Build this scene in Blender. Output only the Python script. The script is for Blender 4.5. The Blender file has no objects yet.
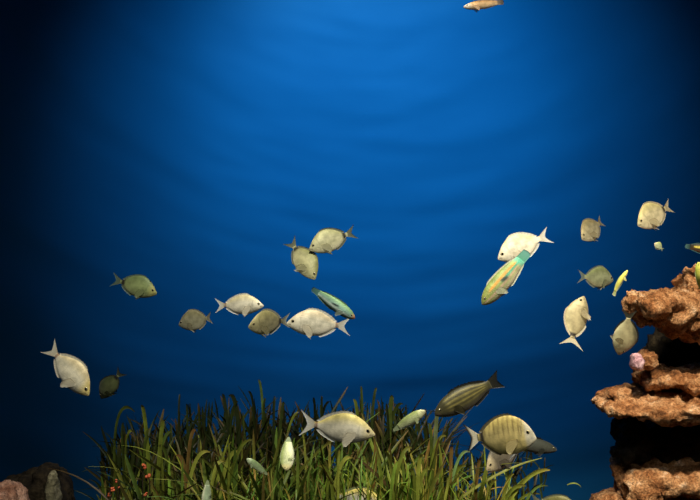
import bpy, bmesh, math, random
import numpy as np
from mathutils import Vector, Matrix, noise

random.seed(7)
C = bpy.context.scene.collection
F = 750.0                      # focal length in pixels (700 wide)
CAMZ = 2.2

def P(px, py, d):
    """a place in the tank seen at this angle from the viewer, at distance d"""
    return Vector((d * (px - 350) / F, d, CAMZ - d * (py - 250) / F))

# ------------------------------------------------------------------ helpers
def link(name, me, mat=None, parent=None):
    o = bpy.data.objects.new(name, me)
    C.objects.link(o)
    if mat is not None:
        me.materials.append(mat)
    if parent is not None:
        o.parent = parent
    return o

def tag(o, label=None, cat=None, group=None, kind=None):
    if label: o['label'] = label
    if cat: o['category'] = cat
    if group: o['group'] = group
    if kind: o['kind'] = kind
    return o

def empty(name, loc):
    o = bpy.data.objects.new(name, None)
    o.empty_display_size = 0.05
    C.objects.link(o)
    o.location = loc
    return o

def mesh_from(name, verts, faces, cols=None, smooth=True):
    me = bpy.data.meshes.new(name)
    me.from_pydata([tuple(v) for v in verts], [], faces)
    if cols is not None:
        at = me.color_attributes.new('pigment', 'FLOAT_COLOR', 'POINT')
        flat = np.ones((len(verts), 4), dtype=np.float32)
        flat[:, :3] = np.array(cols, dtype=np.float32)
        at.data.foreach_set('color', flat.ravel())
    if smooth:
        me.polygons.foreach_set('use_smooth', [True] * len(me.polygons))
    me.update()
    return me

def interp(tab, t):
    """smooth monotone-ish interpolation of a table [(t, v), ...]"""
    xs = [a for a, b in tab]; ys = [b for a, b in tab]
    n = len(xs)
    if t <= xs[0]: return ys[0]
    if t >= xs[-1]: return ys[-1]
    i = max(k for k in range(n - 1) if xs[k] <= t)
    h = xs[i + 1] - xs[i]; u = (t - xs[i]) / h
    def slope(k):
        if k == 0: return (ys[1] - ys[0]) / (xs[1] - xs[0])
        if k == n - 1: return (ys[-1] - ys[-2]) / (xs[-1] - xs[-2])
        return (ys[k + 1] - ys[k - 1]) / (xs[k + 1] - xs[k - 1])
    m0, m1 = slope(i) * h, slope(i + 1) * h
    return ((2*u**3 - 3*u**2 + 1) * ys[i] + (u**3 - 2*u**2 + u) * m0
            + (-2*u**3 + 3*u**2) * ys[i + 1] + (u**3 - u**2) * m1)

def sst(a, b, x):
    t = max(0.0, min(1.0, (x - a) / (b - a))) if a != b else float(x > a)
    return t * t * (3 - 2 * t)

def mix(a, b, t):
    return tuple(a[i] + (b[i] - a[i]) * t for i in range(3))

# ---------------------------------------------------------------- materials
def new_mat(name):
    m = bpy.data.materials.new(name); m.use_nodes = True
    nt = m.node_tree
    for n in list(nt.nodes): nt.nodes.remove(n)
    return m, nt, nt.nodes.new, nt.links.new

def mat_fish():
    m, nt, N, L = new_mat('fish_scales')
    out = N('ShaderNodeOutputMaterial'); b = N('ShaderNodeBsdfPrincipled')
    at = N('ShaderNodeAttribute'); at.attribute_name = 'pigment'
    tc = N('ShaderNodeTexCoord')
    mp = N('ShaderNodeMapping'); mp.inputs['Scale'].default_value = (1.0, 0.35, 1.35)
    vo = N('ShaderNodeTexVoronoi'); vo.inputs['Scale'].default_value = 190
    nz = N('ShaderNodeTexNoise'); nz.inputs['Scale'].default_value = 38; nz.inputs['Detail'].default_value = 4
    rp = N('ShaderNodeValToRGB')
    rp.color_ramp.elements[0].position = .36; rp.color_ramp.elements[0].color = (.62, .62, .58, 1)
    rp.color_ramp.elements[1].position = .62; rp.color_ramp.elements[1].color = (1.08, 1.07, 1.04, 1)
    mx = N('ShaderNodeMix'); mx.data_type = 'RGBA'; mx.blend_type = 'MULTIPLY'; mx.inputs[0].default_value = .8
    bp = N('ShaderNodeBump'); bp.inputs['Strength'].default_value = .35; bp.inputs['Distance'].default_value = .0012
    L(tc.outputs['Object'], mp.inputs['Vector']); L(mp.outputs[0], vo.inputs['Vector'])
    L(tc.outputs['Object'], nz.inputs['Vector']); L(nz.outputs['Fac'], rp.inputs[0])
    L(at.outputs['Color'], mx.inputs[6]); L(rp.outputs[0], mx.inputs[7])
    L(mx.outputs[2], b.inputs['Base Color'])
    L(vo.outputs['Distance'], bp.inputs['Height']); L(bp.outputs[0], b.inputs['Normal'])
    b.inputs['Roughness'].default_value = .5
    b.inputs['Specular IOR Level'].default_value = .3
    b.inputs['Metallic'].default_value = .12
    b.inputs['Sheen Weight'].default_value = .15
    L(b.outputs[0], out.inputs[0])
    return m

def mat_fin(name='fin_membrane', clear=.14):
    m, nt, N, L = new_mat(name)
    out = N('ShaderNodeOutputMaterial'); b = N('ShaderNodeBsdfPrincipled')
    at = N('ShaderNodeAttribute'); at.attribute_name = 'pigment'
    L(at.outputs['Color'], b.inputs['Base Color'])
    b.inputs['Roughness'].default_value = .45
    tl = N('ShaderNodeBsdfTranslucent'); L(at.outputs['Color'], tl.inputs['Color'])
    ms = N('ShaderNodeMixShader'); ms.inputs[0].default_value = .35
    L(b.outputs[0], ms.inputs[1]); L(tl.outputs[0], ms.inputs[2])
    tr = N('ShaderNodeBsdfTransparent')
    m2 = N('ShaderNodeMixShader'); m2.inputs[0].default_value = clear
    L(ms.outputs[0], m2.inputs[1]); L(tr.outputs[0], m2.inputs[2])
    L(m2.outputs[0], out.inputs[0])
    return m

def mat_eye():
    m, nt, N, L = new_mat('fish_eye')
    out = N('ShaderNodeOutputMaterial'); b = N('ShaderNodeBsdfPrincipled')
    at = N('ShaderNodeAttribute'); at.attribute_name = 'pigment'
    L(at.outputs['Color'], b.inputs['Base Color'])
    b.inputs['Roughness'].default_value = .12
    L(b.outputs[0], out.inputs[0])
    return m

def mat_leaf():
    m, nt, N, L = new_mat('seagrass_leaf')
    out = N('ShaderNodeOutputMaterial'); b = N('ShaderNodeBsdfPrincipled')
    at = N('ShaderNodeAttribute'); at.attribute_name = 'pigment'
    tc = N('ShaderNodeTexCoord')
    nz = N('ShaderNodeTexNoise'); nz.inputs['Scale'].default_value = 26; nz.inputs['Detail'].default_value = 5
    rp = N('ShaderNodeValToRGB')
    rp.color_ramp.elements[0].position = .32; rp.color_ramp.elements[0].color = (.55, .5, .45, 1)
    rp.color_ramp.elements[1].position = .66; rp.color_ramp.elements[1].color = (1.1, 1.1, 1.0, 1)
    mx = N('ShaderNodeMix'); mx.data_type = 'RGBA'; mx.blend_type = 'MULTIPLY'; mx.inputs[0].default_value = .8
    L(tc.outputs['Object'], nz.inputs['Vector']); L(nz.outputs['Fac'], rp.inputs[0])
    L(at.outputs['Color'], mx.inputs[6]); L(rp.outputs[0], mx.inputs[7])
    L(mx.outputs[2], b.inputs['Base Color'])
    b.inputs['Roughness'].default_value = .5
    b.inputs['Specular IOR Level'].default_value = .3
    tl = N('ShaderNodeBsdfTranslucent'); L(mx.outputs[2], tl.inputs['Color'])
    ms = N('ShaderNodeMixShader'); ms.inputs[0].default_value = .25
    L(b.outputs[0], ms.inputs[1]); L(tl.outputs[0], ms.inputs[2])
    L(ms.outputs[0], out.inputs[0])
    return m

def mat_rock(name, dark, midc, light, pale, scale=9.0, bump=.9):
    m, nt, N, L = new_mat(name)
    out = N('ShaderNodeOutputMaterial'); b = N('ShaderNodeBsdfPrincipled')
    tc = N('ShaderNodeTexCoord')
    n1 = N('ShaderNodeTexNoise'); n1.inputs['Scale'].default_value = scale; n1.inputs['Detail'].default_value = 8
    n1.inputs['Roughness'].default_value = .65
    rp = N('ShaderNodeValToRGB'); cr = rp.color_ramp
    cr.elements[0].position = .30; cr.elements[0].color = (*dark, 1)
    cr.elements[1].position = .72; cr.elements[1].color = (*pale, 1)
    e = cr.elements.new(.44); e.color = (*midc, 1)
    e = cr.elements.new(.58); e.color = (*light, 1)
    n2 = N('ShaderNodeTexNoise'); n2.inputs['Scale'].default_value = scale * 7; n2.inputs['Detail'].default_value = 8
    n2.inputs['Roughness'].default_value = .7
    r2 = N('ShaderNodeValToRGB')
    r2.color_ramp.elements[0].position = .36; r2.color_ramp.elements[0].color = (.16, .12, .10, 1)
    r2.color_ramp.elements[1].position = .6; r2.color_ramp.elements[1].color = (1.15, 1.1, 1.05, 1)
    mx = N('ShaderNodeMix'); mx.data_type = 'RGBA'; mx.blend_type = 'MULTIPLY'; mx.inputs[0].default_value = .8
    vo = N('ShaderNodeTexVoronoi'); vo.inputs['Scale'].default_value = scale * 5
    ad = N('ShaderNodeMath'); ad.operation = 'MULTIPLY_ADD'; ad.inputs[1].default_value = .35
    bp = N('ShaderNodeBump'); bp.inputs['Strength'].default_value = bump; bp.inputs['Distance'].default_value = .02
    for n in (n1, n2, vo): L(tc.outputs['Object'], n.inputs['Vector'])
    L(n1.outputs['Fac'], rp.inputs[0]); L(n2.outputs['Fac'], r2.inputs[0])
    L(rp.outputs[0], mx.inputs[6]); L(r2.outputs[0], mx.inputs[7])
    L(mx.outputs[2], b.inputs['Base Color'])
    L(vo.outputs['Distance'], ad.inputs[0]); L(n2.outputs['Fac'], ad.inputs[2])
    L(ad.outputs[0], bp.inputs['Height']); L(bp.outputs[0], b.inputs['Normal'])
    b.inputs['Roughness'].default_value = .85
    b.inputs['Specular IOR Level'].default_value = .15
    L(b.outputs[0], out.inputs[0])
    return m

def mat_wall():
    m, nt, N, L = new_mat('blue_tank_backdrop')
    out = N('ShaderNodeOutputMaterial'); b = N('ShaderNodeBsdfPrincipled')
    tc = N('ShaderNodeTexCoord')
    nz = N('ShaderNodeTexNoise'); nz.inputs['Scale'].default_value = .9; nz.inputs['Detail'].default_value = 5
    rp = N('ShaderNodeValToRGB')
    rp.color_ramp.elements[0].position = .35; rp.color_ramp.elements[0].color = (.010, .118, .29, 1)
    rp.color_ramp.elements[1].position = .68; rp.color_ramp.elements[1].color = (.013, .132, .315, 1)
    L(tc.outputs['Object'], nz.inputs['Vector']); L(nz.outputs['Fac'], rp.inputs[0])
    L(rp.outputs[0], b.inputs['Base Color'])
    b.inputs['Roughness'].default_value = .8
    b.inputs['Specular IOR Level'].default_value = .05
    L(b.outputs[0], out.inputs[0])
    return m

def mat_floor():
    m, nt, N, L = new_mat('dark_sand')
    out = N('ShaderNodeOutputMaterial'); b = N('ShaderNodeBsdfPrincipled')
    tc = N('ShaderNodeTexCoord')
    nz = N('ShaderNodeTexNoise'); nz.inputs['Scale'].default_value = 60; nz.inputs['Detail'].default_value = 6
    rp = N('ShaderNodeValToRGB')
    rp.color_ramp.elements[0].color = (.008, .008, .008, 1); rp.color_ramp.elements[1].color = (.03, .028, .024, 1)
    bp = N('ShaderNodeBump'); bp.inputs['Strength'].default_value = .5
    L(tc.outputs['Object'], nz.inputs['Vector']); L(nz.outputs['Fac'], rp.inputs[0])
    L(rp.outputs[0], b.inputs['Base Color']); L(nz.outputs['Fac'], bp.inputs['Height']); L(bp.outputs[0], b.inputs['Normal'])
    b.inputs['Roughness'].default_value = .95
    L(b.outputs[0], out.inputs[0])
    return m

def mat_coral():
    m, nt, N, L = new_mat('orange_coral_skin')
    out = N('ShaderNodeOutputMaterial'); b = N('ShaderNodeBsdfPrincipled')
    tc = N('ShaderNodeTexCoord')
    nz = N('ShaderNodeTexNoise'); nz.inputs['Scale'].default_value = 70
    rp = N('ShaderNodeValToRGB')
    rp.color_ramp.elements[0].color = (.28, .03, .012, 1); rp.color_ramp.elements[1].color = (.62, .14, .04, 1)
    L(tc.outputs['Object'], nz.inputs['Vector']); L(nz.outputs['Fac'], rp.inputs[0])
    L(rp.outputs[0], b.inputs['Base Color']); b.inputs['Roughness'].default_value = .6
    L(b.outputs[0], out.inputs[0])
    return m

M_FISH, M_FIN, M_EYE, M_LEAF = mat_fish(), mat_fin(), mat_eye(), mat_leaf()
M_ROCK = mat_rock('ochre_reef_rock', (.05, .018, .008), (.36, .15, .055), (.66, .36, .17), (.92, .70, .50), 15)
M_PINK = mat_rock('pink_crusted_rock', (.22, .09, .05), (.45, .23, .15), (.62, .38, .28), (.8, .6, .55), 11)
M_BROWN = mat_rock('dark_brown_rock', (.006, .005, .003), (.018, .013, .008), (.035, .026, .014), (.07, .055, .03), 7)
M_LIT_RIDGE = mat_rock('lit_ridge_stone', (.09, .085, .05), (.2, .19, .12), (.3, .28, .19), (.42, .4, .3), 8, .4)
M_PURPLE = mat_rock('mauve_crust', (.34, .17, .2), (.55, .33, .38), (.7, .48, .52), (.85, .66, .68), 12, .5)
M_CLEAR = mat_fin('clear_fin_membrane', .48)
M_WALL, M_FLOOR, M_CORAL = mat_wall(), mat_floor(), mat_coral()

# ------------------------------------------------------------- the tank itself
def backdrop():
    nx, nz = 260, 150
    cx, cy, R = .35, 1.1, 5.4
    a0, a1 = math.radians(-38), math.radians(218)
    z0, z1 = 0.0, 5.2
    vs, fs = [], []
    for j in range(nz + 1):
        z = z0 + (z1 - z0) * j / nz
        for i in range(nx + 1):
            a = a0 + (a1 - a0) * i / nx
            s = (a - math.pi / 2) * R
            dx, dz = s - .1, z - 6.2           # shape rippled round the overhead light, imitating streaks of light
            r = math.hypot(dx, dz); th = math.atan2(dx, -dz)
            f = noise.fractal(Vector((r * 2.3, th * 2.2, 3.1)), 1.0, 2.0, 3)
            f += .5 * noise.fractal(Vector((r * 5.0, th * 3.6, 9.7)), 1.0, 2.0, 2)
            rr = R + .026 * f
            vs.append((cx + rr * math.cos(a), cy + rr * math.sin(a), z))
    w = nx + 1
    for j in range(nz):
        for i in range(nx):
            fs.append((j*w + i, j*w + i + 1, (j+1)*w + i + 1, (j+1)*w + i))
    o = link('wall_back', mesh_from('wall_back', vs, fs), M_WALL)
    tag(o, kind='structure')
    bm = bmesh.new()
    bmesh.ops.create_circle(bm, cap_ends=True, segments=96, radius=5.6)
    me = bpy.data.meshes.new('floor'); bm.to_mesh(me); bm.free()
    o = link('floor', me, M_FLOOR); o.location = (cx, cy, 0)
    tag(o, kind='structure')
backdrop()

# ----------------------------------------------------------------------- fish
BREAM_TOP = [(0, .00), (.03, .08), (.10, .22), (.2, .375), (.33, .49), (.47, .52), (.62, .465), (.78, .31), (.90, .145), (.96, .10), (1, .105)]
BREAM_BOT = [(0, -.045), (.03, -.10), (.10, -.20), (.2, -.315), (.33, -.42), (.47, -.46), (.62, -.43), (.78, -.30), (.90, -.14), (.96, -.09), (1, -.095)]
BREAM_W = [(0, .02), (.04, .25), (.12, .55), (.25, .9), (.38, 1), (.55, .9), (.72, .58), (.88, .24), (1, .09)]
LONG_TOP = [(0, .02), (.03, .12), (.10, .26), (.2, .40), (.35, .49), (.5, .50), (.68, .42), (.84, .27), (.94, .19), (1, .2)]
LONG_BOT = [(0, -.07), (.03, -.15), (.10, -.27), (.2, -.39), (.35, -.48), (.5, -.5), (.68, -.42), (.84, -.26), (.94, -.18), (1, -.19)]
LONG_W = [(0, .06), (.04, .4), (.12, .7), (.25, .95), (.38, 1), (.55, .9), (.72, .62), (.88, .32), (1, .12)]
WR_TOP = [(0, .03), (.04, .17), (.12, .33), (.25, .46), (.42, .5), (.6, .48), (.78, .40), (.92, .30), (1, .28)]
WR_BOT = [(0, -.06), (.04, -.19), (.12, -.34), (.25, -.46), (.42, -.5), (.6, -.48), (.78, -.38), (.92, -.28), (1, -.26)]

SPEC = {
    'bream': dict(top=BREAM_TOP, bot=BREAM_BOT, wid=BREAM_W, W=.135, body=.80, fork=.52, tail=.30),
    'deep': dict(top=[(0, .0), (.03, .13), (.10, .31), (.2, .455), (.33, .53), (.47, .53), (.62, .465), (.78, .31), (.90, .145), (.96, .10), (1, .105)],
                 bot=BREAM_BOT, wid=BREAM_W, W=.135, body=.80, fork=.45, tail=.30),
    'long':  dict(top=LONG_TOP, bot=LONG_BOT, wid=LONG_W, W=.14, body=.83, fork=.35, tail=.25),
    'wrasse': dict(top=WR_TOP, bot=WR_BOT, wid=LONG_W, W=.13, body=.85, fork=-.12, tail=.13),
}

def pigment_fn(pal, pattern):
    """colour of the skin at (t from snout to tail base, v from belly -1 to back +1)"""
    back, flank, belly = pal['back'], pal['flank'], pal['belly']
    def fn(t, v, side):
        c = mix(belly, flank, sst(-.95, -.25, v))
        c = mix(c, back, sst(.15, .9, v))
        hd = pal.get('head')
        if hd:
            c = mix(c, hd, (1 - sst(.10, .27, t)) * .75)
        # gill cover edge
        ga = .265 - .055 * (v + .1) ** 2
        if -.75 < v < .6:
            c = mix(c, tuple(x * .5 for x in c), .65 * math.exp(-((t - ga) / .012) ** 2))
        # mouth slit
        if t < .075:
            c = mix(c, (.08, .05, .04), .8 * math.exp(-((v + .12 + t * 2.4) / .13) ** 2))
        # lateral line
        c = mix(c, tuple(x * .62 for x in c), .35 * math.exp(-((v - .38 + .25 * t) / .05) ** 2) * sst(.27, .32, t))
        if 'spot' in pattern:
            sp = pal.get('spot', (.012, .010, .010))
            c = mix(c, sp, math.exp(-((t - .915) / .05) ** 4) * sst(-1.0, -.6, v))
        if 'faintspot' in pattern:
            c = mix(c, (.16, .06, .03), .8 * math.exp(-((t - .955) / .028) ** 4))
        if 'bars' in pattern:
            for k in range(8):
                tc = .24 + .085 * k
                ln = sst(-.25, .35, v)
                c = mix(c, (.13, .09, .035), .72 * ln * math.exp(-((t - tc - .02 * (1 - v)) / .013) ** 2))
            c = mix(c, (.55, .56, .55), .6 * (1 - sst(.13, .2, t)))
            c = mix(c, (.10, .09, .07), .8 * math.exp(-((t - .225 + .03 * v) / .014) ** 2) * sst(-.3, .1, v))
        if 'lines' in pattern:
            s = .5 + .5 * math.cos(v * 17)
            c = mix(c, pal.get('line', (.32, .27, .08)), .75 * (s ** 2) * sst(.16, .26, t) * (1 - sst(.85, .97, t)) * sst(-.5, -.2, v))
        if 'ornate' in pattern:
            c = mix(c, (.60, .22, .015), .95 * math.exp(-((v - .36) / .13) ** 2) * sst(.16, .3, t) * (1 - sst(.85, 1, t)))
            c = mix(c, (.03, .27, .18), .95 * math.exp(-((v - .02) / .15) ** 2) * sst(.42, .6, t))
            c = mix(c, (.48, .30, .24), .8 * math.exp(-((v + .28) / .12) ** 2) * (1 - sst(.8, 1, t)))
            c = mix(c, (.02, .03, .03), math.exp(-((t - .55) / .07) ** 4 - ((v - .02 + (t - .55) * 1.2) / .2) ** 4))
            c = mix(c, (.08, .42, .30), .8 * sst(.86, .96, t))
        if 'patch' in pattern:
            c = mix(c, (.012, .016, .02), math.exp(-((t - .53) / .10) ** 4 - ((v - .12 + (t - .53) * 1.2) / .17) ** 4))
            c = mix(c, (.50, .16, .06), .8 * (1 - sst(.03, .12, t)))
            c = mix(c, (.62, .66, .62), .8 * math.exp(-((v + .28) / .16) ** 2) * sst(.1, .2, t))
        if 'yellowband' in pattern:
            c = mix(c, (.85, .68, .12), math.exp(-((v - .05) / .30) ** 4) * sst(.5 , .38, t) if False else math.exp(-((v - .15) / .28) ** 4) * (1 - sst(.82, .93, t)))
        return c
    return fn

def grid_fin(base, tip, rows, thick, root_col, tip_col, ray_dark=.82, edge=None):
    """a fin: ray grid between a base curve and a tip curve (lists of 3-vectors), with real thickness"""
    n = len(base)
    vs, cs, fs = [], [], []
    nrm = (Vector(base[-1]) - Vector(base[0])).cross(Vector(tip[n // 2]) - Vector(base[n // 2]))
    if nrm.length < 1e-9: nrm = Vector((0, 1, 0))
    nrm.normalize()
    for sgn in (1, -1):
        for j in range(rows + 1):
            f = j / rows
            for i in range(n):
                p = Vector(base[i]).lerp(Vector(tip[i]), f)
                th = thick * (1 - .8 * f) * (1.15 if i % 2 else .75)
                vs.append(p + nrm * th * sgn)
                c = mix(root_col, tip_col, f)
                if i % 2: c = tuple(x * ray_dark for x in c)
                if edge is not None: c = mix(c, edge, sst(.62, .9, f))
                cs.append(c)
    off = (rows + 1) * n
    for j in range(rows):
        for i in range(n - 1):
            a, b, c, d = j*n + i, j*n + i + 1, (j+1)*n + i + 1, (j+1)*n + i
            fs.append((a, b, c, d)); fs.append((a + off, d + off, c + off, b + off))
    ring = ([j * n for j in range(rows + 1)] + [rows * n + i for i in range(1, n)]
            + [j * n + n - 1 for j in range(rows - 1, -1, -1)] + [i for i in range(n - 2, 0, -1)])
    for k in range(len(ring)):
        a, b = ring[k], ring[(k + 1) % len(ring)]
        fs.append((a, a + off, b + off, b))
    return vs, fs, cs

def make_fish(kind_name, spec, snout, tail, length, phi, H, pal, pattern, label, group,
              dorsal=None, roll=0, bend=0.0, fins=1.0, Wf=1.0, spread=1.0, pect=16, bendv=0.0):
    S = SPEC[spec]
    ph = math.radians(phi)
    dx, dy = snout[0] - tail[0], -(snout[1] - tail[1])
    pxl = math.hypot(dx, dy)
    d = F * length * math.cos(ph) / pxl
    mid = P((snout[0] + tail[0]) / 2, (snout[1] + tail[1]) / 2, d)
    e = Vector((dx / pxl, 0, dy / pxl))
    h = (e * math.cos(ph) + Vector((0, -1, 0)) * math.sin(ph)).normalized()
    u = Vector((-e.z, 0, e.x))
    if dorsal == 'left':
        if u.x > 0: u = -u
    elif dorsal == 'right':
        if u.x < 0: u = -u
    elif u.z < 0:
        u = -u
    if roll:
        u = Matrix.Rotation(math.radians(roll), 3, h) @ u
    s = u.cross(h)                                   # fish's left
    R = Matrix((h, s, u)).transposed().to_4x4()
    root = empty(kind_name, mid)
    root.rotation_euler = R.to_euler()
    tag(root, label, 'fish', group)

    L_ = length; bl = S['body']; Hh = H * L_; Wh = S['W'] * L_ * Wf / 2
    x0 = L_ / 2
    rest = (S['top'], S['bot'], S['wid'])
    axis0 = -.06 * Hh if spec in ('bream', 'deep') else 0
    def warp(p):
        """the swimming curve of the whole fish"""
        q = (x0 - p[0]) / L_
        k = max(0, q - .35) / .65
        kk = k * k
        return Vector((p[0] + abs(bend) * .22 * L_ * kk * k, p[1] + bend * L_ * kk, p[2] + bendv * L_ * kk))
    def prof(t):
        drop = axis0 * (1 - sst(0, .5, t))
        return interp(rest[0], t) * Hh + drop, interp(rest[1], t) * Hh + drop
    fn = pigment_fn(pal, pattern)

    # body ---------------------------------------------------------------
    NT, NA = 48, 60
    vs, cs, fs = [], [], []
    for i in range(NT + 1):
        q = i / NT
        t = q ** 1.35 if q < .5 else None
        t = (q ** 1.25) if True else t
        tp, bt = prof(t); w = interp(rest[2], t) * Wh
        x = x0 - t * bl * L_
        zc, hh = (tp + bt) / 2, (tp - bt) / 2
        for k in range(NA):
            a = 2 * math.pi * k / NA
            ca, sa = math.cos(a), math.sin(a)
            yy = w * math.copysign(abs(sa) ** 1.15, sa) * (1.0 + .05 * (-ca))
            v = ca
            zz = zc + hh * ca
            ga = .265 - .055 * (v + .1) ** 2                 # raised gill cover
            if t < ga and -.8 < v < .65:
                yy *= 1 + .05 * sst(ga - .14, ga - .004, t)
            vs.append(warp((x, yy, zz)))
            cs.append(fn(t, v, sa))
    for i in range(NT):
        for k in range(NA):
            a = i * NA + k; b = i * NA + (k + 1) % NA
            fs.append((a, a + NA, b + NA, b))
    fs.append(tuple(range(NA))); fs.append(tuple(reversed(range(NT * NA, NT * NA + NA))))
    body = link('body', mesh_from('body', vs, fs, cs), M_FISH, root)

    # eyes -----------------------------------------------------------------
    te = .115 if spec in ('bream', 'deep') else .10
    tp, bt = prof(te); w = interp(rest[2], te) * Wh
    er = (.027 if spec in ('bream', 'deep') else .019) * L_ * pal.get('eye_scale', 1)
    ez = bt + (tp - bt) * .66
    ve = (ez - (tp + bt) / 2) / ((tp - bt) / 2)
    ey = w * math.sqrt(max(0, 1 - ve * ve))
    for sg in (1, -1):
        ev, ef, ec = [], [], []
        NR, NS = 7, 16
        for r_ in range(NR + 1):
            th = (math.pi / 2) * r_ / NR
            for k in range(NS):
                a = 2 * math.pi * k / NS
                rr = er * math.sin(th)
                ev.append(warp((x0 - te * bl * L_ + rr * math.cos(a), sg * (ey * .86 + er * .55 * math.cos(th)), ez + rr * math.sin(a))))
                f = r_ / NR
                ec.append((.006, .006, .008) if f < .56 else pal.get('iris', (.35, .30, .16)))
        for r_ in range(NR):
            for k in range(NS):
                a = r_*NS + k; b = r_*NS + (k+1) % NS
                q = (a, b, b + NS, a + NS)
                ef.append(q if sg < 0 else tuple(reversed(q)))
        link('eye', mesh_from('eye', ev, ef, ec), M_EYE, root)

    # tail fin ------------------------------------------------------------------
    fc, ft = pal.get('fin', pal['flank']), pal.get('fintip', pal.get('fin', pal['flank']))
    xb = x0 - bl * L_ * .985
    tb, bb = interp(rest[0], .985) * Hh, interp(rest[1], .985) * Hh
    n = 17
    tl = (1 - bl) * L_ * 1.03
    span = S['tail'] * L_ * spread / 2
    base, tip = [], []
    for i in range(n):
        g = -1 + 2 * i / (n - 1)
        base.append(warp((xb, 0, bb + (tb - bb) * (g + 1) / 2)))
        back = tl * (1 - S['fork'] * (1 - abs(g) ** 1.3))
        tip.append(warp((xb - back, 0, g * span)))
    v_, f_, c_ = grid_fin(base, tip, 8, .004 * L_, fc, ft, .85, pal.get('tailedge'))
    link('tail_fin', mesh_from('tail_fin', v_, f_, c_), M_FIN, root)

    # dorsal and anal fins ----------------------------------------------------------
    def median(name, ta, tb_, top, hgt, spiny):
        n = 23; base, tip = [], []
        for i in range(n):
            q = i / (n - 1); t = ta + (tb_ - ta) * q
            tp, bt = prof(t)
            z = (tp - .012 * L_) if top else (bt + .012 * L_)
            sg = 1 if top else -1
            env = min(1, q / .12) ** .7 * (1 - .45 * q) * (1 if q < .86 else max(.15, (1 - q) / .14))
            if spiny and q < .6: env *= (.78 + .34 * (i % 2))
            x = x0 - t * bl * L_
            base.append(warp((x, 0, z)))
            tip.append(warp((x - hgt * L_ * .55 * (.4 + q), 0, z + sg * (.012 * L_ + hgt * L_ * env * fins * .5))))
        v_, f_, c_ = grid_fin(base, tip, 4, .003 * L_, pal.get('dfin', fc), pal.get('dfin', ft), .8)
        link(name, mesh_from(name, v_, f_, c_), M_FIN, root)
    if spec == 'wrasse':
        median('dorsal_fin', .26, .95, True, .05, False)
        median('anal_fin', .52, .95, False, .045, False)
    else:
        median('dorsal_fin', .30, .90, True, .062, True)
        median('anal_fin', .60, .90, False, .06, False)

    # paired fins ------------------------------------------------------------------
    for sg in (1, -1):
        tpf = .29; tp, bt = prof(tpf); w = interp(rest[2], tpf) * Wh
        n = 11; base, tip = [], []
        ln = (.20 if spec in ('bream', 'deep') else .14) * L_
        zc = bt + (tp - bt) * .36
        aw = math.radians(pect)
        xr = x0 - tpf * bl * L_
        for i in range(n):
            g = i / (n - 1)
            base.append(warp((xr + .004 * L_ * g, sg * w * .93, zc + (.5 - g) * .05 * L_)))
            ln_i = ln * (.42 + .62 * math.sin(math.pi * (.28 + .62 * (1 - g) ** .8)) ** 1.0)
            ang = math.radians(-4 - 46 * g)
            tip.append(warp((xr - ln_i * math.cos(ang) * math.cos(aw), sg * (w * .93 + ln_i * math.sin(aw) * .9), zc + (.5 - g) * .05 * L_ + ln_i * math.sin(ang))))
        v_, f_, c_ = grid_fin(base, tip, 5, .003 * L_, pal.get('pfin', mix(pal['flank'], pal['belly'], .6)), pal.get('pfin', mix(pal['flank'], fc, .3)), .85)
        link('pectoral_fin', mesh_from('pectoral_fin', v_, f_, c_), M_CLEAR, root)
        tpv = .36; tp, bt = prof(tpv)
        base, tip = [], []; n = 7; lv = (.12 if spec in ('bream', 'deep') else .07) * L_
        xr = x0 - tpv * bl * L_
        for i in range(n):
            g = i / (n - 1)
            base.append(warp((xr - g * .03 * L_, sg * .016 * L_, bt + .012 * L_)))
            l2 = lv * (1 - .45 * g)
            tip.append(warp((xr - g * .03 * L_ - l2 * .85, sg * (.016 * L_ + l2 * .22), bt - l2 * (.52 - .3 * g))))
        v_, f_, c_ = grid_fin(base, tip, 4, .003 * L_, pal.get('vfin', fc), pal.get('vfin', ft), .85)
        link('pelvic_fin', mesh_from('pelvic_fin', v_, f_, c_), M_FIN, root)
    return root

SILVER = dict(back=(.54, .46, .24), flank=(.64, .59, .45), belly=(.80, .76, .64), head=(.78, .72, .58),
              fin=(.66, .58, .42), fintip=(.72, .70, .58), vfin=(.8, .78, .66))
PALE = dict(back=(.62, .54, .32), flank=(.70, .65, .51), belly=(.74, .69, .56), head=(.72, .66, .50),
            fin=(.74, .68, .52), fintip=(.80, .80, .74), vfin=(.85, .82, .7))
OLIVE = dict(back=(.26, .26, .10), flank=(.40, .38, .20), belly=(.50, .47, .28), fin=(.24, .24, .13), fintip=(.10, .12, .09),
             vfin=(.6, .6, .45), spot=(.02, .02, .012))
GREEN = dict(back=(.14, .19, .07), flank=(.22, .27, .11), belly=(.26, .30, .14), head=(.30, .28, .09), fin=(.16, .18, .10), fintip=(.12, .2, .16), vfin=(.3, .33, .25))
DGREEN = dict(back=(.05, .07, .025), flank=(.10, .12, .045), belly=(.09, .11, .04), fin=(.13, .14, .08), fintip=(.06, .07, .05), spot=(.008, .008, .008))
BROWN = dict(back=(.36, .32, .14), flank=(.28, .25, .13), belly=(.44, .40, .24), fin=(.26, .24, .13), fintip=(.55, .55, .45), vfin=(.75, .72, .6))
GREY = dict(back=(.34, .31, .17), flank=(.36, .34, .22), belly=(.40, .38, .27), fin=(.52, .46, .28), fintip=(.58, .54, .4))
TAN = dict(back=(.56, .47, .24), flank=(.56, .50, .32), belly=(.66, .60, .42), fin=(.46, .38, .2), fintip=(.6, .56, .42), vfin=(.75, .72, .62))
BARRED = dict(back=(.50, .40, .13), flank=(.62, .51, .21), belly=(.72, .60, .22), fin=(.95, .9, .7), fintip=(.95, .9, .7),
              tailedge=(.012, .012, .012), dfin=(.16, .14, .08), vfin=(.75, .78, .75), pfin=(.62, .54, .28))
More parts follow.
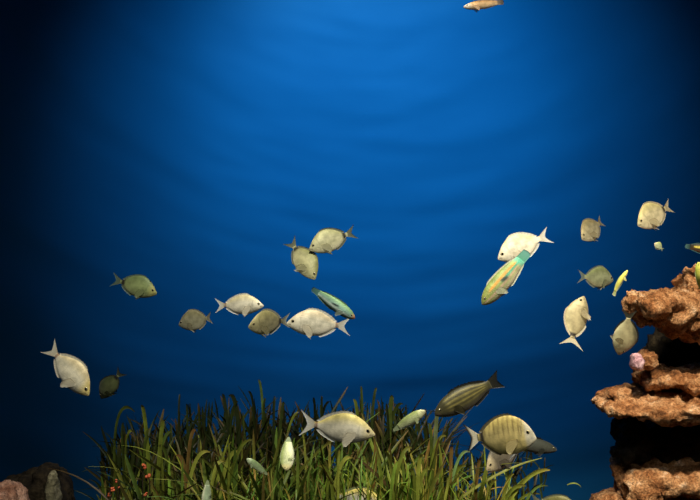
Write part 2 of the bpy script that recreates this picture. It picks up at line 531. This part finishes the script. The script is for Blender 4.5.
SALEMA = dict(back=(.030, .028, .008), flank=(.040, .036, .012), belly=(.03, .026, .012), fin=(.02, .02, .011), fintip=(.010, .010, .007), line=(.20, .17, .045))
SHADE = dict(back=(.06, .05, .03), flank=(.10, .085, .06), belly=(.12, .10, .08), head=(.50, .42, .26), fin=(.05, .045, .03), fintip=(.03, .03, .03))  # shaded body and lit face painted into the skin colour
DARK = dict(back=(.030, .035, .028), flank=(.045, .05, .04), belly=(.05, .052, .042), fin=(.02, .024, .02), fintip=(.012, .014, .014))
ORNATE = dict(back=(.22, .28, .07), flank=(.22, .27, .08), belly=(.46, .40, .27), head=(.22, .23, .05), fin=(.12, .42, .28), fintip=(.16, .42, .36), dfin=(.66, .66, .48), pfin=(.5, .52, .36), vfin=(.6, .56, .44))
AQUA = dict(back=(.18, .32, .14), flank=(.26, .42, .34), belly=(.08, .15, .10), fin=(.15, .32, .26), fintip=(.08, .18, .16), dfin=(.2, .32, .16), pfin=(.35, .42, .34))
LEAFY = dict(back=(.36, .44, .15), flank=(.50, .56, .28), belly=(.66, .66, .46), head=(.66, .62, .38), fin=(.40, .48, .25), fintip=(.45, .52, .3))
PEACH = dict(back=(.80, .42, .16), flank=(.9, .58, .30), belly=(.9, .72, .5), head=(.9, .82, .74), fin=(.62, .46, .30), fintip=(.10, .09, .10))
YELLOW = dict(back=(.50, .56, .08), flank=(.72, .66, .12), belly=(.8, .76, .4), fin=(.6, .62, .2), fintip=(.6, .68, .4))
BLACKY = dict(back=(.012, .012, .010), flank=(.05, .035, .015), belly=(.10, .04, .02), fin=(.02, .03, .03), fintip=(.10, .25, .25))

GB = 'sea breams swimming in the tank'
GW = 'small wrasses swimming in the tank'
def bream(*a, **k): return make_fish('sea_bream', 'bream', *a, group=GB, **k)
def wrasse(*a, **k): return make_fish('wrasse', 'wrasse', *a, group=GW, **k)

# left side
bream((92, 393), (44, 345), .25, 8, .40, dict(SILVER, head=(.66, .52, .14), back=(.60, .50, .30)), ('faintspot',),
      'silver bream nosing down at the far left of the tank, yellow forehead', bend=.03)
bream((97, 399), (125, 369), .21, -22, .40, DGREEN, ('spot',),
      'dark green bream nosing down behind the far left silver bream', bend=-.03)
bream((158, 292), (110, 279), .22, 6, .44, GREEN, ('spot',),
      'green bream with a black tail ring, alone left of the centre cluster')
bream((177, 324), (218, 316), .23, -16, .48, GREY, (),
      'grey bream with a bent pale tail, left end of the centre row', bend=.16)
bream((264, 304), (213, 306), .205, 8, .39, PALE, ('faintspot',),
      'bright cream bream facing right in the centre row', bend=.02)
bream((251, 323), (289, 322), .25, 46, .45, BROWN, ('spot',),
      'brown bream with raised spiny back fin, nose left beside the largest cream bream', roll=-6, fins=1.25)
bream((287, 321), (352, 327), .26, 6, .405, dict(PALE, back=(.72, .60, .40)), ('faintspot',),
      'largest cream bream of the centre row, facing left, forked tail at right', bend=-.03)
bream((309, 248), (357, 231), .24, 14, .45, OLIVE | dict(flank=(.50, .48, .29), belly=(.56, .53, .36), back=(.46, .45, .22)), ('spot',),
      'olive silver bream facing left, uppermost of the centre fish')
bream((317, 278), (287, 238), .24, 18, .45, OLIVE, ('spot',),
      'dark olive bream nosing steeply down under the uppermost centre bream', bend=.05)
wrasse((355, 318), (312, 289), .17, 10, .235, AQUA, ('patch',),
      'slim turquoise wrasse with a black flank patch, above the largest cream bream', roll=10, spread=.7)

# right of the centre
bream((496, 257), (552, 234), .25, 10, .44, PALE, (),
      'pale cream bream with white tail, just above the striped green and orange wrasse', bend=.04)
wrasse((481, 304), (529, 252), .23, 10, .26, ORNATE, ('ornate',),
      'green wrasse with orange and turquoise stripes diving left', roll=8, bend=.03)
bream((577, 238), (609, 219), .23, 34, .50, TAN, (),
      'small round tan bream facing left, beside the upper right bream with forked tail', bend=-.05)
bream((633, 224), (678, 204), .24, 22, .50, TAN | dict(back=(.54, .48, .22)), ('spot',),
      'tan bream with black tail spot, highest at the right edge', bend=-.04)
make_fish('sea_bream', 'bream', (654, 243), (664, 250), .045, 15, .6, dict(LEAFY, flank=(.62, .68, .42)), (),
      'tiny pale green fish below the highest tan bream', GB)
wrasse((719, 251), (686, 246), .14, 5, .30, BLACKY, ('yellowband',),
      'black wrasse with a yellow band, cut by the right edge above the rock')
wrasse((697, 262), (705, 292), .12, 10, .30, YELLOW, (),
      'yellow fish curled over the top of the rock stack', dorsal='left', bend=.2)
bream((617, 279), (574, 276), .24, -25, .46, OLIVE | dict(flank=(.34, .37, .22), back=(.24, .28, .12), fin=(.26, .3, .24), fintip=(.3, .36, .34)), (),
      'grey green bream facing right, nose at the thin yellow wrasse')
wrasse((627, 270), (612, 294), .11, 8, .17, dict(YELLOW, back=(.62, .66, .14), belly=(.85, .88, .7)), (),
      'thin yellow wrasse standing on its tail before the grey green bream', dorsal='left', bendv=-.10)
bream((584, 296), (567, 349), .25, -12, .41, TAN | dict(flank=(.40, .34, .19), back=(.50, .43, .24), belly=(.3, .25, .13), fin=(.66, .56, .34)), ('spot',),
      'tan bream swimming up and away, tail towards the viewer', dorsal='left', roll=0, bend=-.10, spread=1.5)
bream((623, 356), (628, 308), .205, -14, .50, OLIVE | dict(flank=(.36, .32, .18), back=(.30, .27, .14), fintip=(.05, .05, .04), fin=(.08, .08, .05)), (),
      'olive bream heading straight down beside the top rock ledge', dorsal='right', roll=0)

# lower right group
make_fish('striped_bream', 'long', (434, 413), (503, 379), .30, 8, .31, SALEMA, ('lines',),
      'dark long bream with thin gold lines, over the right end of the seagrass', 'dark slender breams at lower right')
make_fish('sea_bream', 'deep', (532, 431), (465, 443), .27, 24, .53, BARRED, ('spot', 'bars'),
      'yellowish bream with dark bars, black tail spot and black-edged tail', GB, bend=.05, spread=1.35)
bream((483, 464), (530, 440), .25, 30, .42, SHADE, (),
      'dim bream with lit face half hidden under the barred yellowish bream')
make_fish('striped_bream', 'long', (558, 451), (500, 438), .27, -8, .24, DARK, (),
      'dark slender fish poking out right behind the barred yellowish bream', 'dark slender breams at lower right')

# over the seagrass
bream((375, 431), (298, 424), .27, 8, .385, PALE | dict(back=(.74, .62, .22), head=(.80, .68, .36)), ('faintspot',),
      'bright silver bream with golden back in front of the seagrass', bend=.02, spread=1.15)
wrasse((287, 468), (288, 439), .11, 30, .40, LEAFY | dict(flank=(.62, .66, .36), head=(.74, .62, .28)), (),
      'small pale green fish hanging head down in the seagrass', dorsal='left', fins=.6, spread=.55)
wrasse((247, 458), (267, 475), .11, 8, .28, LEAFY | dict(flank=(.36, .48, .26), back=(.24, .34, .14), head=(.5, .58, .38)), (),
      'small green wrasse nose up amid the seagrass, left of the head down fish', fins=.6, spread=.55)
wrasse((425, 410), (394, 431), .13, 10, .29, LEAFY, (),
      'light green wrasse rising right beside the dark long bream', fins=.6, spread=.55)
bream((386, 506), (327, 495), .26, 14, .44, SILVER | dict(back=(.70, .58, .16), flank=(.6, .58, .5), fin=(.34, .36, .18), fintip=(.3, .34, .16)), (),
      'silver bream with golden back cut by the bottom edge in the seagrass')
bream((100, 510), (140, 503), .22, 30, .42, OLIVE | dict(back=(.24, .23, .06)), (),
      'olive bream at the bottom left corner of the seagrass, only its back showing')
bream((580, 511), (530, 502), .19, 20, .44, OLIVE | dict(back=(.13, .12, .03), flank=(.1, .1, .03)), (),
      'olive bream at the bottom edge right of the seagrass, only its back showing')
wrasse((206, 512), (207, 481), .11, 10, .30, LEAFY | dict(flank=(.3, .38, .24), back=(.26, .32, .2)), (),
      'small grey green wrasse nose down at the bottom edge of the seagrass', dorsal='right', fins=.6, spread=.55)
# up in the light
wrasse((463, 8), (504, 1), .17, 8, .20, PEACH, (),
      'slim peach coloured fish at the top edge of the tank', fins=.7)

# ---------------------------------------------------------------------- rocks
def superell(bm, c, r, e=.75, seg=28, rings=16, tilt=0.0):
    """a rounded block: superellipsoid at c with half sizes r"""
    rows = []
    ct, st = math.cos(tilt), math.sin(tilt)
    pw = lambda v: math.copysign(abs(v) ** e, v)
    for j in range(rings + 1):
        b = -math.pi / 2 + math.pi * j / rings
        row = []
        for i in range(seg):
            a = 2 * math.pi * i / seg
            x, y, z = r[0]*pw(math.cos(b))*pw(math.cos(a)), r[1]*pw(math.cos(b))*pw(math.sin(a)), r[2]*pw(math.sin(b))
            x, z = x*ct - z*st, x*st + z*ct
            row.append(bm.verts.new((c[0]+x, c[1]+y, c[2]+z)))
        rows.append(row)
    for j in range(rings):
        for i in range(seg):
            k = (i + 1) % seg
            try: bm.faces.new((rows[j][i], rows[j][k], rows[j+1][k], rows[j+1][i]))
            except ValueError: pass

def rock(name, blobs, mat, label, seed, amp=.03, freq=8.0, vox=.010, group=None, cat='rock', cell=.6, parent=None):
    """blobs: (centre, half sizes[, squareness[, tilt]]); fused into one craggy mesh"""
    bm = bmesh.new()
    base = min(c[2] - r[2] for c, r, *_ in blobs)
    org = Vector((sum(b[0][0] for b in blobs) / len(blobs), sum(b[0][1] for b in blobs) / len(blobs), base))
    for b in blobs:
        superell(bm, Vector(b[0]) - org, b[1], *(b[2:3] or (.75,)), tilt=(b[3] if len(b) > 3 else 0))
    bmesh.ops.remove_doubles(bm, verts=bm.verts, dist=1e-5)
    bmesh.ops.recalc_face_normals(bm, faces=bm.faces)
    me = bpy.data.meshes.new(name); bm.to_mesh(me); bm.free()
    o = link(name, me)
    md = o.modifiers.new('fuse', 'REMESH'); md.mode = 'VOXEL'; md.voxel_size = vox
    dg = bpy.context.evaluated_depsgraph_get()
    m2 = bpy.data.meshes.new_from_object(o.evaluated_get(dg))
    o.modifiers.clear(); o.data = m2; m2.name = name
    bpy.data.meshes.remove(me)
    so = Vector((seed * 3.17, seed * 1.31, seed * 7.7))
    nr = [v.normal.copy() for v in m2.vertices]
    fs_ = []
    for v in m2.vertices:
        q = v.co * freq + so
        q = q + .35 * noise.noise_vector(q * 1.3)
        f = 1.1 * noise.fractal(q, .75, 2.1, 6)
        f += .55 * noise.ridged_multi_fractal(q * 1.6, .8, 2.1, 5, 1.0, 2.0)
        dd, _ = noise.voronoi(q * 3.1)
        f += cell * min(.5, dd[1] - dd[0]) - .9 * cell * math.exp(-(dd[0] / .22) ** 2)
        fs_.append(f)
    mean = sum(fs_) / len(fs_); dev = (sum((f - mean) ** 2 for f in fs_) / len(fs_)) ** .5
    for v, n, f in zip(m2.vertices, nr, fs_):
        v.co += n * amp * .55 * max(-2.2, min(1.9, (f - mean) / dev))
    m2.polygons.foreach_set('use_smooth', [True] * len(m2.polygons))
    m2.materials.append(mat)
    if parent:
        o.parent = parent; o.location = org - parent.location
    else:
        o.location = org
        tag(o, label, cat, group)
    return o

GR = 'stacked reef rocks at right'
D = 3.0
def B(x0, x1, y0, y1, d, ry, e=.75, tilt=0):
    """rounded block filling this rectangle of the view at distance d (near face), ry deep each way"""
    d2 = d + ry * .85            # its outline is widest about half way back
    a = P(x0, y0, d2); b = P(x1, y1, d2)
    return ((( a.x + b.x) / 2, d + ry, (a.z + b.z) / 2), (abs(b.x - a.x) / 2, ry, abs(a.z - b.z) / 2), e, tilt)

# core behind the ledges, on the tank floor; its shadow is put into the colour
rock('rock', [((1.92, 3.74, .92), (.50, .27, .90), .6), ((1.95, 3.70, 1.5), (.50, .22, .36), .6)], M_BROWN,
     'upright rock with painted-in shade behind the stacked ledges', 21, amp=.03, vox=.03, group=GR)
# top ledge with its humped right end
rock('rock', [B(636, 800, 293, 330, D, .20, .65), B(664, 760, 316, 338, D + .04, .18, .7), B(672, 780, 284, 318, D + .06, .2, .8),
              B(681, 760, 266, 300, D + .10, .14, .8), B(634, 672, 292, 318, D - .02, .15, .8)], M_ROCK,
     'topmost overhanging ochre rock ledge of the right stack', 3, amp=.030, group=GR)
# small lumpy rock
rk = rock('rock', [B(639, 658, 350, 370, D + .06, .045, .9)], M_ROCK,
     'small ochre rock with mauve side wedged under the top ledge', 5, amp=.006, vox=.005, freq=16, group=GR)
cr_ = rock('crust', [B(631, 644, 354, 371, D + .06, .04, .85)], M_PURPLE, None, 6, amp=.004, vox=.005, freq=16, parent=rk)
cr_['label'] = 'mauve crust on the left side'
rock('rock', [B(641, 800, 371, 390, D + .02, .2, .6), B(656, 800, 373, 391, D, .15, .7)], M_ROCK,
     'rough block lying on the widest ledge, below the small mauve rock', 8, amp=.022, group=GR)
rock('rock', [B(608, 800, 396, 414, D - .10, .28, .6), B(613, 630, 389, 402, D + .05, .06, .9), B(605, 640, 402, 415, D - .09, .2, .8),
              B(650, 800, 398, 417, D - .13, .2, .7)], M_ROCK,
     'widest flat rock ledge jutting left from the right stack', 12, amp=.020, group=GR)
rock('rock', [B(620, 648, 420, 458, D + .12, .12, .7), B(614, 630, 446, 460, D + .10, .07, .8), B(650, 800, 420, 466, D + .16, .14, .5)], M_BROWN,  # shade under the ledge put into the pillar's dark material
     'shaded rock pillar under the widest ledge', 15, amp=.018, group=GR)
rock('rock', [B(621, 800, 463, 486, D - .04, .22, .65), B(622, 655, 470, 512, D - .02, .15, .75), B(640, 800, 480, 548, D + .08, .2, .6)], M_ROCK,
     'lowest craggy rock of the right stack, below the shaded pillar', 18, amp=.024, group=GR)
rock('rock', [B(598, 632, 495, 540, D + .02, .15, .7), ((1.0, 3.2, .53), (.17, .2, .55), .7)], M_ROCK,
     'low brown rock at the bottom edge left of the stack', 24, amp=.02, vox=.02, group=GR)
rock('rock', [((1.75, 3.15, .47), (.55, .30, .47), .6)], M_ROCK, 'foundation rock under the right stack', 27, amp=.025, vox=.03, group=GR)

# left corner
rock('rock', [B(-30, 20, 484, 560, 3.0, .16, .75), ((-1.5, 3.15, .50), (.18, .16, .52), .7)], M_PINK,
     'pinkish rough rock in the bottom left corner', 31, amp=.018, vox=.012, group='rocks in the bottom left corner')
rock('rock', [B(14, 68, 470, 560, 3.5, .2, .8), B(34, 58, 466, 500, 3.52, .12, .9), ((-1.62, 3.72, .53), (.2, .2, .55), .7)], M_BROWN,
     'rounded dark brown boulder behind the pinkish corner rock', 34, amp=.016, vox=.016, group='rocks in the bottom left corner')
rock('rock', [B(48, 57, 471, 520, 3.40, .06, .85, .06)], M_LIT_RIDGE,  # pale piece added to imitate a lit ridge on the boulder
     'narrow pale stone standing for the lit ridge of the dark brown boulder', 37, amp=.008, vox=.008, group='rocks in the bottom left corner')
# mound the seagrass grows from
rock('rock_mound', [((-.12, 4.05, .42), (1.0, .95, .45), .7)], M_BROWN,
     'low dark rock mound buried under the seagrass', 41, amp=.02, freq=4, vox=.035)

# ------------------------------------------------------------------- seagrass
GREENS = [(.10, .17, .018), (.16, .22, .03), (.07, .12, .015), (.22, .26, .035), (.28, .30, .05), (.12, .20, .03), (.16, .14, .03), (.20, .12, .03)]
class Grass:
    def __init__(s): s.v, s.f, s.c = [], [], []
    def blade(s, root, height, lean, az, width, col, curl=.0, seg=11, twist=0.0, face=None, tipcol=None):
        a = len(s.v)
        p = Vector(root)
        ang = lean * .35
        wa = (az + math.pi / 2) if face is None else face
        kink = random.uniform(-.06, .06)
        for i in range(seg + 1):
            f = i / seg
            w = width * .5 * (min(1, .6 + f * 1.3)) * (1 if f < .8 else max(.25, 1 - ((f - .8) / .2) ** 2.6))
            wv = Vector((math.cos(wa + twist * f), math.sin(wa + twist * f), 0)) * w
            dirv = Vector((math.sin(ang) * math.cos(az), math.sin(ang) * math.sin(az), math.cos(ang)))
            nn = dirv.cross(wv).normalized() * w * .35
            s.v += [p - wv, p + nn, p + wv]
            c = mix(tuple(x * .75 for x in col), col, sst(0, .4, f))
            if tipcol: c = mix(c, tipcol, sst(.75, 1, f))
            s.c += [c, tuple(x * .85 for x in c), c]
            p = p + dirv * (height / seg)
            ang += (lean * 1.0 + curl * f * 2) / seg + kink * math.sin(f * 9) 
        for i in range(seg):
            for k in (0, 1):
                q = a + i * 3 + k
                s.f.append((q, q + 1, q + 4, q + 3))
    def ribbon(s, pts, width, col, twist=0.0, face=0.0, seg=16, tipcol=None):
        """a leaf along a smooth curve through three or four control points"""
        a = len(s.v); n = len(pts) - 1
        bern = lambda f: sum((pts[k] * (math.comb(n, k) * f ** k * (1 - f) ** (n - k)) for k in range(n + 1)), Vector((0, 0, 0)))
        for i in range(seg + 1):
            f = i / seg
            p = bern(f); dirv = (bern(min(1, f + .02)) - bern(max(0, f - .02))).normalized()
            w = width * .5 * (min(1, .6 + f * 1.3)) * (1 if f < .8 else max(.25, 1 - ((f - .8) / .2) ** 2.6))
            view = Vector((math.sin(face + twist * f), -math.cos(face + twist * f), 0))
            wv = dirv.cross(view)
            wv = wv.normalized() * w if wv.length > 1e-4 else Vector((w, 0, 0))
            nn = dirv.cross(wv).normalized() * w * .35
            s.v += [p - wv, p + nn, p + wv]
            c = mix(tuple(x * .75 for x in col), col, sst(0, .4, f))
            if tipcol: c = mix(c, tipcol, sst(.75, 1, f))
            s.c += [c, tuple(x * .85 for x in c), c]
        for i in range(seg):
            for k in (0, 1):
                q = a + i * 3 + k
                s.f.append((q, q + 1, q + 4, q + 3))
    def build(s, name, org=(0, 0, 0)):
        o_ = Vector(org)
        o = link(name, mesh_from(name, [v - o_ for v in s.v], s.f, s.c), M_LEAF)
        o.location = org
        return o

def topline(px):
    """how high the bed reaches (picture row at its back edge) along its length"""
    return interp([(95, 470), (112, 432), (130, 415), (160, 412), (200, 402), (250, 398), (300, 400), (345, 402), (385, 396), (425, 402),
                   (448, 424), (470, 452), (500, 470), (535, 478), (552, 488)], px)

MZ = .86
def bed_blade(g, px, d, top_py, rnd):
    root = P(px, 400, d); root.z = MZ + rnd.uniform(-.06, .02)
    tipz = P(px, top_py, d).z
    h = max(.10, (tipz - root.z)) * 1.06
    lean = rnd.gauss(0, .52)
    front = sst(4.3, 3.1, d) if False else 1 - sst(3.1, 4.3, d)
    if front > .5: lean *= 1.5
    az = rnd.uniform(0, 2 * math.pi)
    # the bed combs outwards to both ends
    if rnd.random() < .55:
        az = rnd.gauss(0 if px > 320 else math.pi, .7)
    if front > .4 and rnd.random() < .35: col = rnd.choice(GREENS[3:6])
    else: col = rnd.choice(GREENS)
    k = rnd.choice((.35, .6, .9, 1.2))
    if rnd.random() < 1.15 - front * 1.2: col, k = rnd.choice([(.030, .045, .007), (.045, .062, .010), (.04, .032, .009), (.022, .035, .008)]), rnd.uniform(.6, 1.3)  # unlit look of the back rows painted into the blade colour
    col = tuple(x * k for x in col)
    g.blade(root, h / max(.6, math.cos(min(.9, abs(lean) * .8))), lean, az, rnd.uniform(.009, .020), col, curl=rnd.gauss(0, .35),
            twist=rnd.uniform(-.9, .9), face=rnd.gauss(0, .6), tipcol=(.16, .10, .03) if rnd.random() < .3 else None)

rnd = random.Random(5)
g = Grass()
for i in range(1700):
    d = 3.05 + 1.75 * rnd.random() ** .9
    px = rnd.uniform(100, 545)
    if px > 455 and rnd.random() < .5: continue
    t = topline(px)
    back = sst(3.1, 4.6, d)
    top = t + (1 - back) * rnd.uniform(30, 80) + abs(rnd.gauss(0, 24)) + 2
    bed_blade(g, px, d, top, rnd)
# short bright tangle at the foot of the bed
for i in range(420):
    d = 2.95 + .45 * rnd.random(); px = rnd.triangular(150, 540, 420)
    root = P(px, 500, d); root.z = MZ + rnd.uniform(-.02, .08)
    g.blade(root, rnd.uniform(.30, .46), rnd.gauss(0, .8), rnd.uniform(0, 6.28), rnd.uniform(.006, .012),
            tuple(x * rnd.uniform(.8, 1.4) for x in rnd.choice([(.20, .26, .03), (.28, .34, .05), (.14, .24, .03), (.32, .30, .06)])),
            curl=rnd.gauss(0, .8), seg=8)
o = g.build('seagrass', (-.15, 4.0, MZ))
tag(o, 'thick bed of ribbon seagrass along the tank bottom', 'seagrass', kind='stuff')

# single plants that stand clear of the bed
GS = 'seagrass plants standing clear of the bed'
def plant(label, blades, root_px, d, seed):
    """blades: (tip px, tip py, width m, colour, curl)"""
    r = random.Random(seed); gg = Grass()
    org = P(root_px, 400, d); org.z = MZ
    for (tx, ty, w, col, curl) in blades:
        tip = P(tx, ty, d)
        root = org + Vector((r.uniform(-.04, .04), r.uniform(-.03, .03), 0))
        v = tip - root
        mid_ = root + Vector((v.x * .25 - curl * .10, r.uniform(-.03, .03), v.z * .62))
        pts = [root, mid_, root + Vector((v.x * .7 - curl * .10, 0, v.z * (1.0 + abs(curl) * .22))), tip]
        gg.ribbon(pts, w, col, twist=r.uniform(-.6, .6), face=r.gauss(0, .3), tipcol=(col[0] * 1.1, col[1] * .8, col[2]))
    o = gg.build('seagrass_plant', org)
    tag(o, label, 'seagrass', GS)

g1, g2, g3, g4, br = (.16, .20, .025), (.07, .10, .015), (.34, .38, .06), (.11, .18, .035), (.18, .11, .03)
dk, dg = (.022, .032, .007), (.04, .06, .010)  # back-row leaf tones with the missing light put into the colour
plant('seagrass plant at the left end with tips curling over', [(135, 412, .016, g2, .9), (124, 424, .014, dg, .3), (134, 432, .018, g1, .5), (112, 440, .012, dk, -.3)], 127, 3.6, 1)
plant('seagrass plant with one broad upright olive leaf, near the left end', [(141, 405, .018, g1, 0), (150, 430, .015, g2, .2)], 143, 3.5, 2)
plant('seagrass plant with a pale leaf above the orange coral', [(164, 420, .018, g1, 0), (172, 432, .014, g4, .2), (158, 446, .014, g2, -.3)], 160, 3.4, 3)
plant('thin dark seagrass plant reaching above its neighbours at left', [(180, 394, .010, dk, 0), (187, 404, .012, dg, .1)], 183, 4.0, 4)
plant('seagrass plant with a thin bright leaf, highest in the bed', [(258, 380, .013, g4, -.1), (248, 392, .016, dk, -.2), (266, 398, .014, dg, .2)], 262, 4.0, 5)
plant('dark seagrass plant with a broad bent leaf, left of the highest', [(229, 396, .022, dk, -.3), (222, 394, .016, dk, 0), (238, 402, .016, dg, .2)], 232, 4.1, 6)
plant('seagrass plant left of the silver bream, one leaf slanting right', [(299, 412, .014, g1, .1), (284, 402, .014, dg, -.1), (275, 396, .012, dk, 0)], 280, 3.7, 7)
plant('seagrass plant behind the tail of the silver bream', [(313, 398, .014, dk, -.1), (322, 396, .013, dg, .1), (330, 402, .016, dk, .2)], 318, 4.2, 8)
plant('seagrass plant with yellow green leaves behind the head of the silver bream', [(361, 386, .016, g2, 0), (377, 388, .014, dg, .1), (353, 400, .016, g1, -.2)], 364, 3.9, 9)
plant('seagrass plant with a broad leaf, between silver bream and rising wrasse', [(393, 396, .022, g2, .1), (386, 404, .016, dk, 0), (403, 404, .016, dg, .2)], 388, 3.8, 10)
plant('seagrass plant with a pale grey green leaf under the dark long bream', [(438, 410, .018, (.16, .20, .09), 0), (428, 424, .014, g2, -.2), (446, 436, .014, g1, .3)], 434, 3.4, 11)
plant('seagrass plant below the tail of the barred bream', [(470, 452, .012, (.2, .34, .12), .3), (466, 466, .018, g1, .2), (452, 446, .016, br, 0)], 448, 3.2, 12)
plant('seagrass plant below the dim half hidden bream', [(482, 458, .016, br, .1), (489, 466, .016, g1, 0), (497, 480, .014, g3, .2)], 480, 3.2, 13)
plant('seagrass plant with one long yellow leaf leaning far right', [(550, 470, .020, g3, .15), (514, 474, .018, g3, .1), (526, 486, .016, g1, .3)], 492, 3.1, 14)
plant('seagrass plant at the right end, thin leaves spread low', [(548, 486, .010, g4, .5), (530, 480, .014, g2, .4), (540, 494, .012, g1, .5)], 510, 3.3, 15)
plant('brown leaved seagrass plant rising among green ones at lower left', [(196, 430, .018, br, .2), (176, 456, .016, br, -.3), (210, 452, .016, g3, .4)], 190, 3.3, 16)
plant('seagrass plant with bright leaves fanned out left of the head down fish', [(240, 452, .016, g3, .3), (226, 462, .016, g3, .5), (252, 440, .014, g1, .2)], 215, 3.15, 17)
plant('seagrass plant with crossing yellow leaves below the silver bream', [(352, 458, .016, g3, .3), (318, 466, .016, g1, -.3), (340, 450, .014, g3, .1), (332, 472, .016, g1, .2)], 336, 3.1, 18)
plant('bright green seagrass plant right of the bottom edge bream', [(385, 452, .018, g3, -.1), (400, 462, .018, (.24, .38, .05), .2), (412, 448, .014, g1, .3)], 394, 3.05, 19)
plant('seagrass plant with yellow leaves below the rising wrasse', [(424, 456, .018, g3, .3), (434, 470, .016, (.34, .38, .06), .5), (410, 470, .016, g1, -.2)], 416, 3.1, 20)
# a loose leaf drifting
gg = Grass(); a = P(567, 485, 3.2)
gg.blade((0, 0, 0), .068, 1.5, 0, .011, (.22, .27, .05), curl=.4, seg=8, face=math.pi / 2)
o = gg.build('loose_leaf'); o.location = a; o.rotation_euler = (.25, -.55 + 1.0, 0)
tag(o, 'loose seagrass leaf drifting right of the bed', 'leaf')

# -------------------------------------------------------------- orange corals
def coral(label, pts, d, root_px, seed):
    r = random.Random(seed)
    org = P(root_px, 400, d); org.z = MZ
    root = empty('orange_coral', org)
    tag(root, label, 'coral', 'orange corals at the left end of the seagrass')
    for (px, py, s) in pts:
        tip = P(px, py, d) - org
        bm = bmesh.new()
        prev = None
        base = Vector((tip.x * .4, 0, 0)); n = 9
        for i in range(n + 1):
            f = i / n
            p = base.lerp(tip, f) + Vector((math.sin(f * 5 + px) * .01, math.cos(f * 4 + py) * .01, 0))
            rad = .0035 * (1.2 - .5 * f)
            ring = [bm.verts.new(p + Vector((rad * math.cos(k), rad * math.sin(k), 0))) for k in [j * math.pi / 4 for j in range(8)]]
            if prev:
                for j in range(8): bm.faces.new((prev[j], prev[(j+1) % 8], ring[(j+1) % 8], ring[j]))
            prev = ring
        bm.faces.new(prev)
        me = bpy.data.meshes.new('branch'); bm.to_mesh(me); bm.free()
        me.polygons.foreach_set('use_smooth', [True] * len(me.polygons))
        br_ = link('branch', me, M_BROWN, root)
        bm = bmesh.new()
        for k in range(4):
            q = bmesh.ops.create_icosphere(bm, subdivisions=2, radius=s * r.uniform(.45, .8))
            c = tip + Vector((r.uniform(-1, 1) * s * .7, r.uniform(-1, 0) * s * .6, r.uniform(-1, 1) * s * .9))
            for v in q['verts']: v.co = v.co * (1 + .25 * noise.noise(v.co * 180 + c * 9)) + c
        me = bpy.data.meshes.new('polyp'); bm.to_mesh(me); bm.free()
        me.polygons.foreach_set('use_smooth', [True] * len(me.polygons))
        link('polyp', me, M_CORAL, br_)
coral('red orange coral with a tall stem among the leaves', [(145, 466, .010), (148, 477, .010), (146, 494, .007)], 3.12, 146, 3)
coral('small orange coral at the left foot of the seagrass', [(117, 481, .007), (113, 489, .008), (109, 495, .007), (119, 487, .005)], 3.12, 113, 4)

# --------------------------------------------------------------------- lights
def spot(name, loc, target, power, col, size, blend, radius=.15):
    l = bpy.data.lights.new(name, 'SPOT'); l.energy = power; l.color = col
    l.spot_size = math.radians(size); l.spot_blend = blend; l.shadow_soft_size = radius
    o = bpy.data.objects.new(name, l); C.objects.link(o); o.location = loc
    o.rotation_euler = (Vector(target) - Vector(loc)).to_track_quat('-Z', 'Y').to_euler()
    return o
# blue flood washing down the backdrop from over the tank
spot('blue_flood', (.28, 2.7, 4.9), (.25, 6.5, 3.15), 610, (.04, .62, 1.0), 80, 1.0, .25)
spot('blue_flood', (.25, 2.7, 4.9), (.25, 6.5, 3.3), 300, (.04, .62, 1.0), 56, 1.0, .25)
spot('haze_glow_fill', (.05, 5.2, 5.6), (.05, 6.5, 4.1), 95, (1.0, .9, .9), 90, 1.0, .2)  # added lamp imitating the whitish haze at the top
# warm white tank lamps hung over the front edge
spot('tank_lamp', (.15, .95, 5.2), (.02, 2.75, 1.9), 900, (1.0, .95, .80), 50, .8, .30)
spot('tank_lamp', (1.35, .9, 5.2), (1.50, 2.95, 1.6), 980, (1.0, .88, .66), 42, .8, .14)

# added soft fill over the front edge, lightening the fish flanks
l = bpy.data.lights.new('front_fill', 'AREA'); l.shape = 'RECTANGLE'; l.size = 2.4; l.size_y = .25
l.energy = 7; l.spread = math.radians(95); l.color = (.95, 1.0, .92)
o = bpy.data.objects.new('front_fill', l); C.objects.link(o); o.location = (.2, -.1, 4.0)
o.rotation_euler = (Vector((.2, 3.2, 1.8)) - o.location).to_track_quat('-Z', 'Y').to_euler()

w = bpy.data.worlds.new('water_gloom'); bpy.context.scene.world = w; w.use_nodes = True
bg = w.node_tree.nodes['Background']
bg.inputs[0].default_value = (.05, .25, .8, 1); bg.inputs[1].default_value = .004

# --------------------------------------------------------------------- camera
cam = bpy.data.cameras.new('camera'); co = bpy.data.objects.new('camera', cam); C.objects.link(co)
co.location = (0, 0, CAMZ); co.rotation_euler = (math.pi / 2, 0, 0)
cam.sensor_width = 36; cam.lens = 36 * F / 700; cam.clip_start = .02
sc = bpy.context.scene
sc.camera = co
sc.view_settings.view_transform = 'Standard'; sc.view_settings.look = 'None'
sc.view_settings.gamma = 1; sc.view_settings.use_curve_mapping = False
sc.view_settings.exposure = 0
